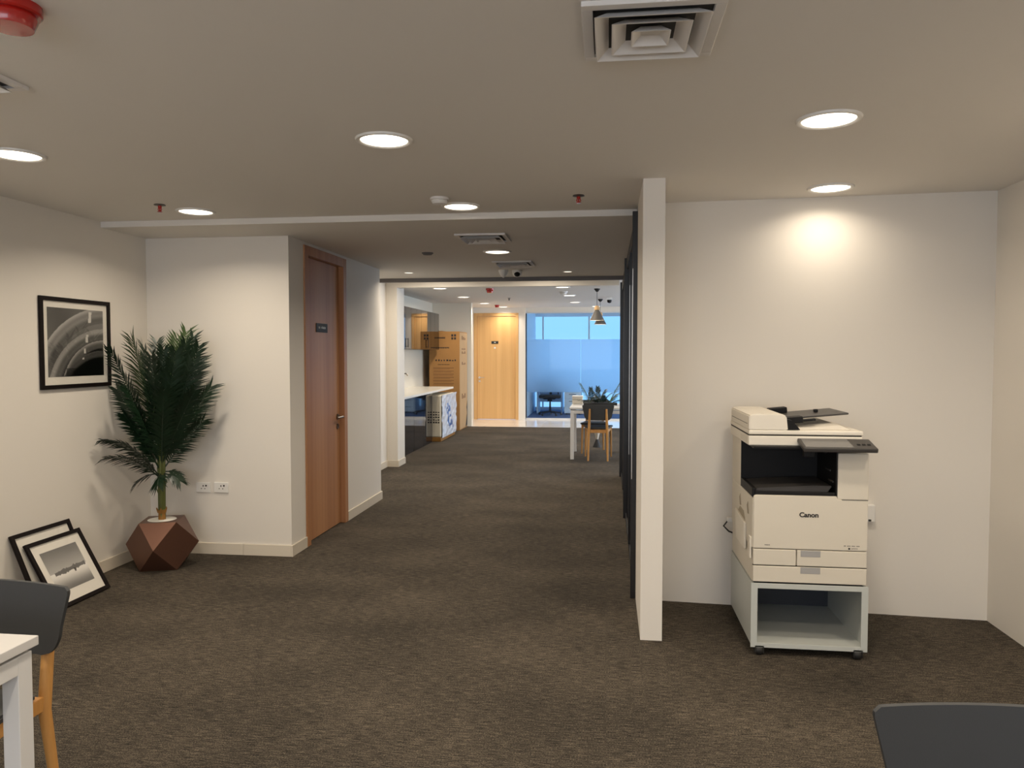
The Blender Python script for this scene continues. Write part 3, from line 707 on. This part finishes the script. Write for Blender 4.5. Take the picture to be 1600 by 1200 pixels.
# ================================================================== pictures
def print_panel(name, parent, w_, h, fn, nx=90, ny=110, y=-.0042, cx=0, cz_=0):
    me = bpy.data.meshes.new(name); vs = [((i/nx-.5)*w_+cx, y, (j/ny-.5)*h+cz_) for j in range(ny+1) for i in range(nx+1)]
    fs = [(j*(nx+1)+i, j*(nx+1)+i+1, (j+1)*(nx+1)+i+1, (j+1)*(nx+1)+i) for j in range(ny) for i in range(nx)]
    me.from_pydata(vs, [], fs); ca = me.color_attributes.new('Col', 'FLOAT_COLOR', 'POINT')
    for k in range(len(vs)):
        c = fn((k % (nx+1))/nx, (k // (nx+1))/ny); c = max(0, c)**2.2; ca.data[k].color = (c*1.04, c, c*.93, 1)
    me.materials.append(M['print']); o = bpy.data.objects.new(name, me); COL.objects.link(o); o.parent = parent; return o
def picture(label, w_, h, fw, mw, fn, group=None, cat='picture'):
    t = thing('framed_picture', label, cat, (0, 0, 0), 0, group); d = .018
    m = MB()
    m.box(-w_/2, w_/2, -d, 0, h/2-fw, h/2, bev=.0015); m.box(-w_/2, w_/2, -d, 0, -h/2, -h/2+fw, bev=.0015)
    m.box(-w_/2, -w_/2+fw, -d, 0, -h/2+fw, h/2-fw, bev=.0015); m.box(w_/2-fw, w_/2, -d, 0, -h/2+fw, h/2-fw, bev=.0015)
    m.done('frame', 'frame', t)
    MB().box(-w_/2+fw, w_/2-fw, -.006, -.001, -h/2+fw, h/2-fw).done('mat_board', 'matb', t)
    print_panel('print', t, w_-2*fw-2*mw[0], h-2*fw-mw[1]-mw[2], fn, y=-.0068, cz_=(mw[2]-mw[1])/2)
    MB().box(-w_/2+fw, w_/2-fw, -.0105, -.009, -h/2+fw, h/2-fw).done('glass', 'pic_glass', t)
    return t
def fn_arcs(u, v):
    # generic dark study of curved arches seen from below
    x, y = u*.72, v
    c = .22 + .10*(1-v)*0 + .06*sin(u*9+v*3)
    for k, (cx, cy, r, w, br) in enumerate(((1.05, -.25, 1.18, .12, .50), (1.0, -.30, .92, .10, .52), (.98, -.22, .70, .06, .50), (.95, -.45, .78, .05, .34))):
        rr = hypot(x*1.35-cx, y-cy)
        if abs(rr-r) < w: c = br*(.80 + .35*(rr-r)/w) + .05*sin(60*rr)
        elif rr < r-w: c = .30 - .10*k + .18*max(0, y-.25) 
    for ux, v0, v1, ww in ((.74, .80, .97, .025), (.68, .50, .62, .022), (.64, .34, .41, .018), (.61, .25, .28, .012)):
        if v0 < v < v1 and abs(u-ux-(v-v0)*.1) < ww: c = .78
    if v < .12 and u > .3: c *= .6
    return c
p = picture('black framed dark print of curved arches hanging on the left wall', .66, .585, .026, (.04, .04, .05), fn_arcs)
p.location = (XL+.001, 4.595, 1.595); p.rotation_euler = (0, 0, pi/2)
def fn_town(u, v):
    c = .42 + .45*(1-v)*1.1 if v > .45 else .92 - .55*(.45-v)/.45*(.5+.5*sin(v*7+1))
    base = .44 + .04*(u-.5); n = sin(u*31)*.5+sin(u*57+1)*.3+sin(u*13)*.4
    if .12 < u < .97 and abs(v-base) < .035+.03*abs(n)*(1.3 if .3 < u < .8 else .7): c = .22+.35*abs(sin(u*90)*sin(v*140))
    if .58 < u < .74 and .34 < v < .42 and sin(u*60) > .2: c = .18
    return min(c, .95)
def lean(label, w_, h, y, zbot_x, tilt, fn, mw=(.055, .055, .07)):
    p = picture(label, w_, h, .024, mw, fn, 'framed pictures leaning on the left wall')
    # local front is -y; turn it to face +x, then tip its top back to the wall
    p.matrix_basis = Matrix.Translation((zbot_x, y, 0)) @ Matrix.Rotation(pi/2, 4, 'Z') @ Matrix.Rotation(-tilt, 4, 'X') @ Matrix.Translation((0, 0, h/2))
    return p
W1 = .47; H1 = .440; x1 = -3.225
tl = math.asin((abs(XL)-abs(x1)-.052)/H1)
lean('black framed print of a grey shoreline leaning in front on the left wall', W1, H1, 4.265, x1, tl, fn_town)
H2 = .488; x2 = -3.300
tl2 = math.asin((abs(XL)-abs(x2)-.004)/H2)
lean('black framed picture leaning on the wall behind the grey shoreline print', .49, H2, 4.225, x2, tl2, lambda u, v: .80)

# ================================================================== desks and chairs
def make_chair(label, loc, rz, group):
    """sits at origin facing -y: back panel at +y side; moulded charcoal shells on an oak frame"""
    t = thing('side_chair', label, 'chair', loc, rz, group)
    # backrest: gently curved panel 0.45 wide, rounded lower corners
    m = MB(); bm = m.bm; nx, nz = 18, 22; zs0, zs1 = .575, .795
    def half(z):
        if z > zs1-.014: q = (z-(zs1-.014))/.014; return .225 - .014*(1-math.sqrt(max(0, 1-q*q)))
        if z < zs0+.09: q = (zs0+.09-z)/.09; return .200 - .075*(1-math.sqrt(max(0, 1-q*q)))
        return .200 + .025*(z-zs0-.09)/(zs1-zs0-.112)
    def yy(x, z): return .225 + .022*(1-(x/.22)**2) + .10*(z-.6)
    F, B = [], []
    for j in range(nz+1):
        z = zs0 + (zs1-zs0)*j/nz; hw = half(z)
        F.append([bm.verts.new((hw*(2*i/nx-1), yy(hw*(2*i/nx-1), z), z)) for i in range(nx+1)])
        B.append([bm.verts.new((hw*(2*i/nx-1), yy(hw*(2*i/nx-1), z)+.012, z)) for i in range(nx+1)])
    for j in range(nz):
        for i in range(nx):
            bm.faces.new((F[j][i], F[j][i+1], F[j+1][i+1], F[j+1][i])); bm.faces.new((B[j][i], B[j+1][i], B[j+1][i+1], B[j][i+1]))
        bm.faces.new((F[j][0], F[j+1][0], B[j+1][0], B[j][0])); bm.faces.new((F[j][nx], B[j][nx], B[j+1][nx], F[j+1][nx]))
    for i in range(nx):
        bm.faces.new((F[0][i], B[0][i], B[0][i+1], F[0][i+1])); bm.faces.new((F[nz][i], F[nz][i+1], B[nz][i+1], B[nz][i]))
    m.done('backrest', 'grey', t, smooth=45)
    m = MB(); m.prism([(-.215, -.20), (-.195, -.225), (.195, -.225), (.215, -.20), (.145, .19), (.13, .205), (-.13, .205), (-.145, .19)], 'z', .446, .470, bev=.007); m.done('seat', 'grey', t, smooth=40)
    for s_ in (-1, 1):
        m = MB(); m.tube([(s_*.138, .285, 0), (s_*.130, .240, .40), (s_*.122, .268, .60), (s_*.118, .282, .74)], [.013, .020, .019, .014], 8); m.done('leg', 'oak', t, smooth=50)
        m = MB(); m.tube([(s_*.19, -.20, 0), (s_*.18, -.185, .445)], [.011, .018], 8); m.done('leg', 'oak', t, smooth=50)
        MB().prism([(s_*.175-.009, -.19), (s_*.175+.009, -.19), (s_*.130+.009, .235), (s_*.130-.009, .235)], 'z', .400, .445, bev=.002).done('side_rail', 'oak', t)
    MB().box(-.12, .12, .215, .235, .395, .440, bev=.003).done('rear_rail', 'oak', t)
    MB().box(-.18, .18, -.20, -.18, .400, .442, bev=.003).done('front_rail', 'oak', t)
    return t
ch = make_chair('charcoal chair with oak legs tucked behind the white desk at lower left', (-1.925, 1.925, 0), radians(-6), 'charcoal and oak side chairs')
dup(ch, (.795, 1.395, 0), radians(4), 'charcoal chair whose back top rises at the bottom right corner')
dup(ch, (-.135, 11.02, 0), pi, 'charcoal and oak chair in front of the far white table')
dup(ch, (-.20, 11.72, 0), 0, 'charcoal and oak chair behind the far white table')

def make_desk(name, label, loc, w_, d, h=.75, leg=.05, t_top=.026, rail=.05):
    """origin at the corner x=0,y=0 of the footprint, extends to +x,+y"""
    t = thing(name, label, 'table', loc)
    MB().box(0, w_, 0, d, h-t_top, h, bev=.002).done('tabletop', 'desk', t)
    zt = h-t_top-.012
    for x in (.012, w_-leg-.012):
        for y in (.012, d-leg-.012):
            MB().box(x, x+leg, y, y+leg, 0, zt, bev=.002).done('leg', 'deskm', t)
    for y in (.012, d-leg-.012): MB().box(leg+.012, w_-leg-.012, y+.006, y+leg-.006, zt-rail, zt, bev=.001).done('frame_rail', 'deskm', t)
    for x in (.012, w_-leg-.012): MB().box(x+.0, x+leg, leg+.012, d-leg-.012, zt-rail, zt, bev=.001).done('frame_rail', 'deskm', t)
    m = MB()
    for x in (.037, w_-.037):
        for y in (.2, d-.2): m.box(x-.015, x+.015, y-.03, y+.03, zt-.001, h-t_top+.001)
    m.done('spacer', 'deskm', t); return t
make_desk('white_desk', 'white desk with square legs at the lower left corner', (-2.96, 1.18, 0), 1.40, .70)
make_desk('white_table', 'far white table with square legs under the pendant lamps', (-.545, 10.85, 0), .79, .95)

# things on the far table
t = thing('plant_tray', 'dark tray of spiky green palm cuttings on the far table', 'plant', (-.14, 11.45, .75))
m = MB(); m.box(-.22, .28, -.09, .09, 0, .035, bev=.004); m.done('tray', 'matte', t)
for k, (x, az, el, L, dr) in enumerate(((-.12, 150, 62, .34, .4), (-.12, 165, 20, .26, .5), (-.10, 100, 70, .24, .5), (-.06, -60, 40, .22, .9), (.0, 100, 78, .24, .4), (.02, 40, 66, .22, .6), (.03, 150, 60, .22, .6), (.05, 0, 55, .22, .8), (.08, -90, 50, .2, .8), (.14, 20, 45, .26, .4), (.16, 30, 60, .40, .2), (.18, 60, 40, .24, .6), (.2, 160, 40, .2, .8), (.2, -20, 30, .2, .8), (.06, 180, 40, .2, .8), (.0, -120, 35, .2, .8), (-.14, 60, 40, .2, .8))):
    frond(t, (x, 0, .03), radians(az), radians(el), L, dr, .085, n=16, mname='leaf2' if k in (0, 10, 9, 11) else 'leaf', seed=50+k, stalk=.12, w_leaf=.012)
t = thing('storage_box', 'cream box standing left of the plants on the far table', 'box', (-.462, 11.70, .75))
MB().box(-.08, .08, -.07, .07, 0, .11, bev=.005).done('carton', 'cop2', t); MB().box(-.083, .083, -.073, .073, .100, .125, bev=.003).done('lid', 'white', t)
t = thing('small_planter', 'small cream tapered pot on a dark foot below the far table', 'pot', (-.17, 12.35, 0))
MB().lathe([(0, .13), (.02, .13), (.055, .30), (.05, .30), (0, .27)], 16).done('cup', 'cop2', t, smooth=40)
MB().lathe([(0, 0), (.07, 0), (.06, .03), (.02, .13), (0, .13)], 16).done('foot', 'matte', t, smooth=40)

# ================================================================== kitchen
t = thing('countertop', 'long white kitchen countertop over the black cabinets', 'countertop', (-3.65, 10.21, .865))
MB().box(0, .75, 0, 3.83, 0, .035, bev=.003).done('slab', 'counter', t)
MB().box(-.008, .0, 0, 3.83, 0, .036, bev=.001).done('upstand', 'counter', t)
def base_cabinet(label, y, w_=.612):
    t = thing('base_cabinet', label, 'cabinet', (-3.65, y, 0), 0, 'glossy black base cabinets')
    MB().box(0, .64, .002, w_-.002, .0, .862).done('carcass', 'matte', t)
    MB().box(.642, .660, .003, w_-.003, .045, .858, bev=.001).done('door', 'cab', t)
    MB().box(.59, .652, .003, w_-.003, 0, .043).done('plinth', 'cab', t)
labs = ['glossy black base cabinet hidden nearest the white pier', 'glossy black base cabinet next to the white pier', 'third glossy black base cabinet from the pier', 'last glossy black base cabinet before the wrapped appliance']
for i in range(4): base_cabinet(labs[i], 10.215+i*.614)
def wall_cabinet(label, y, w_=.70):
    t = thing('wall_cabinet', label, 'cabinet', (-3.65, y, 1.60), 0, 'smoked mirror wall cabinets')
    MB().box(0, .33, .001, w_-.001, 0, .70).done('carcass', 'matte', t)
    for k in range(2):
        y0 = k*w_/2
        d = MB().box(.332, .350, y0+.002, y0+w_/2-.002, .0, .70, bev=.001).done('door', 'mirror', t)
        if k == 0 or label.startswith(('second', 'last')): continue
        yh = w_/2 + .06; m = MB(); m.tube([(.372, yh, .03), (.372, yh, .18)], .006, 8); m.tube([(.35, yh, .045), (.372, yh, .045)], .004, 6); m.tube([(.35, yh, .165), (.372, yh, .165)], .004, 6); m.done('handle', 'copb', d, smooth=40)
for i, l in enumerate(('smoked mirror wall cabinet nearest the white pier', 'second smoked mirror wall cabinet from the pier', 'third smoked mirror wall cabinet from the pier', 'last smoked mirror wall cabinet beside the tall carton')): wall_cabinet(l, 11.78+i*.702)
t = thing('faucet', 'small chrome tap rising behind the kitchen counter', 'tap', (-3.48, 12.45, .9015))
m = MB(); m.lathe([(0, 0), (.025, 0), (.022, .03), (0, .03)], 14); m.tube([(0, 0, .02), (0, 0, .24), (.03, 0, .285), (.09, 0, .285), (.12, 0, .25)], .011, 8); m.done('spout', 'dchrome', t, smooth=50)
MB().tube([(0, .02, .08), (0, .07, .10)], .007, 8).done('lever', 'dchrome', t)
# wrapped appliance under the end of the counter
t = thing('wrapped_appliance', 'new appliance in foam and blue printed plastic under the counter end', 'appliance', (-3.60, 12.76, 0))
MB().box(0, .745, 0, 1.20, 0, .075, bev=.01).done('base', 'sheath', t)
MB().box(0, .742, 0, 1.20, .076, .80, bev=.02).done('casing', 'foam', t)
m = MB(); rnd = random.Random(5)
NY, NZ = 18, 14; G = [[m.bm.verts.new((.748+rnd.uniform(0, .018), .02+1.24*i/NY*1.0, .06+.74*j/NZ)) for j in range(NZ+1)] for i in range(NY+1)]
for i in range(NY):
    for j in range(NZ): m.bm.faces.new((G[i][j], G[i+1][j], G[i+1][j+1], G[i][j+1]))
Gb = [m.bm.verts.new((.742, .02+1.24*i/NY, .06)) for i in range(NY+1)]; Gt = [m.bm.verts.new((.742, .02+1.24*i/NY, .80)) for i in range(NY+1)]
for i in range(NY): m.bm.faces.new((Gb[i], Gb[i+1], G[i+1][0], G[i][0])); m.bm.faces.new((Gt[i], G[i][NZ], G[i+1][NZ], Gt[i+1]))
flm = m.done('plastic_film', 'film', t); flm['label'] = 'crinkled clear film with blue print'
flm.data.materials.append(M['blue_print'])
for pgn in flm.data.polygons:
    c = pgn.center
    if .15 < c.z < .62 and abs(c.y-.55 - (.5-c.z)*.8) < .18 and rnd.random() < .6: pgn.material_index = 1
m = MB()
for r_ in range(5):
    z = .50 - r_*.045
    for q in range(3): m.box(.60+q*.042, .63+q*.042, -.0012, .0, z, z+.028*rnd.uniform(.5, 1))
m.done('stencil_marks', 'ink', t)
# tall carton
t = thing('tall_carton', 'tall brown cardboard carton with printed symbols beside the kitchen', 'carton', (-3.52, 14.66, 0))
m = MB(); m.box(0, .615, 0, .80, 0, 1.96, bev=.006); m.done('carton', 'card', t)
m = MB(); m.box(.6155, .618, .01, .79, .02, 1.94); m.done('side_face', 'card2', t)
m = MB(); m.box(.01, .31, .003, .38, 1.958, 1.966, mtx=Matrix.Translation((0, 0, .0)) @ Matrix.Rotation(radians(-1.5), 4, 'Y')); m.box(.32, .60, .003, .38, 1.962, 1.970, mtx=Matrix.Translation((0, 0, -.02)) @ Matrix.Rotation(radians(-.6), 4, 'Y')); m.done('top_flap', 'card', t)
m = MB(); rnd = random.Random(9)
def mark(x0, x1, z0, z1): m.box(x0, x1, -.0015, .0005, z0, z1)
for r_ in range(2):
    for q in range(2): mark(.45+q*.055, .49+q*.055, 1.80+r_*.06, 1.845+r_*.06)
for q in range(6): mark(.20+q*.022, .216+q*.022, 1.82, 1.85)
for q in range(11): mark(.20+q*.019, .215+q*.019, 1.625+rnd.uniform(0, .008), 1.65)
for q in range(8): mark(.13+q*.055, .13+q*.055+rnd.uniform(.02, .04), 1.375, 1.375+rnd.uniform(.02, .04))
for q in range(14): mark(.18+q*.017, .192+q*.017, 1.30, 1.312)
m.done('printed_symbols', 'ink', t)
m = MB()
for r_ in range(7): m.box(.08+.01*(r_ % 2), .50, -.0012, .0005, 1.235-r_*.062, 1.245-r_*.062); m.box(.08, .42+.03*(r_ % 3), -.0012, .0005, 1.215-r_*.062, 1.221-r_*.062)
m.done('printed_lines', 'brown_ink', t)
m = MB()
for z, h in ((1.80, .09), (1.60, .05), (1.52, .05), (1.30, .06), (.62, .14)):
    for q in range(3): m.box(.617, .6195, .22+q*.14, .30+q*.14, z, z+h*rnd.uniform(.4, 1))
m.done('side_symbols', 'brown_ink', t)
MB().prism([(.60, .02), (.78, .05), (.80, .55), (.70, .42), (.76, .30)], 'x', .6175, .6195).done('torn_patch', 'ink', t)

# ================================================================== office behind the blue glass
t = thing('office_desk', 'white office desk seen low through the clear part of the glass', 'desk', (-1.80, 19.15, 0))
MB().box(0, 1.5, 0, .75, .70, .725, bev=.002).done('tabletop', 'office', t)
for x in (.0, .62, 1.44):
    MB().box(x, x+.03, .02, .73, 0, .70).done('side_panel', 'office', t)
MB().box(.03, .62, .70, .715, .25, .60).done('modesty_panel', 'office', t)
t = thing('drawer_pedestal', 'white drawer unit right of the dark office chair', 'drawers', (-1.08, 18.85, 0))
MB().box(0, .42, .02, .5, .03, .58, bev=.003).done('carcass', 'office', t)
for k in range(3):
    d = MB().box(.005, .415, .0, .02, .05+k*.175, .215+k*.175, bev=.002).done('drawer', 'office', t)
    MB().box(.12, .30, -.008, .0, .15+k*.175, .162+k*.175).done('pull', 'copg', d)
for x in (.05, .37):
    MB().lathe([(0, 0), (.02, 0), (.022, .03), (0, .03)], 10, (x, .07, 0)).done('castor', 'copb', t)
t = thing('office_chair', 'dark swivel office chair seen below the frosted band of the glass', 'chair', (-1.41, 18.55, 0))
m = MB(); m.box(-.26, .26, -.22, .24, .43, .51, bev=.02); m.done('seat', 'navy', t, smooth=40)
m = MB(); m.prism([(-.14, .40), (.12, .40), (.17, .432), (-.19, .432)], 'y', -.12, .12, bev=.004); m.box(-.06, .05, -.06, .06, .35, .40); m.done('mechanism', 'navy', t)
m = MB(); m.tube([(0, 0, .09), (0, 0, .37)], [.028, .018], 12); m.done('gas_lift', 'navy', t, smooth=40)
m = MB(); m.box(-.24, .24, .22, .26, .60, .90, bev=.015); m.box(-.03, .03, .20, .24, .44, .66); m.done('backrest', 'navy', t, smooth=40)
m = MB(); m.tube([(.21, .0, .46), (.21, .02, .20), (.21, .04, .66)][:1]+[(.19, .0, .64)], .014, 6); m.done('armrest', 'navy', t)
for k in range(5):
    a_ = k*2*pi/5+.3; c, s_ = cos(a_), sin(a_)
    m = MB(); m.tube([(0, 0, .10), (.28*c, .28*s_, .065)], [.022, .013], 8); q = m.done('star_leg', 'navy', t, smooth=40)
    w_ = MB().lathe([(0, -.016), (.026, -.016), (.03, 0), (.026, .016), (0, .016)], 14).done('castor', 'navy', q, smooth=40)
    w_.matrix_basis = Matrix.Translation((.28*c, .28*s_, .031)) @ Matrix.Rotation(a_, 4, 'Z') @ Matrix.Rotation(pi/2, 4, 'X')
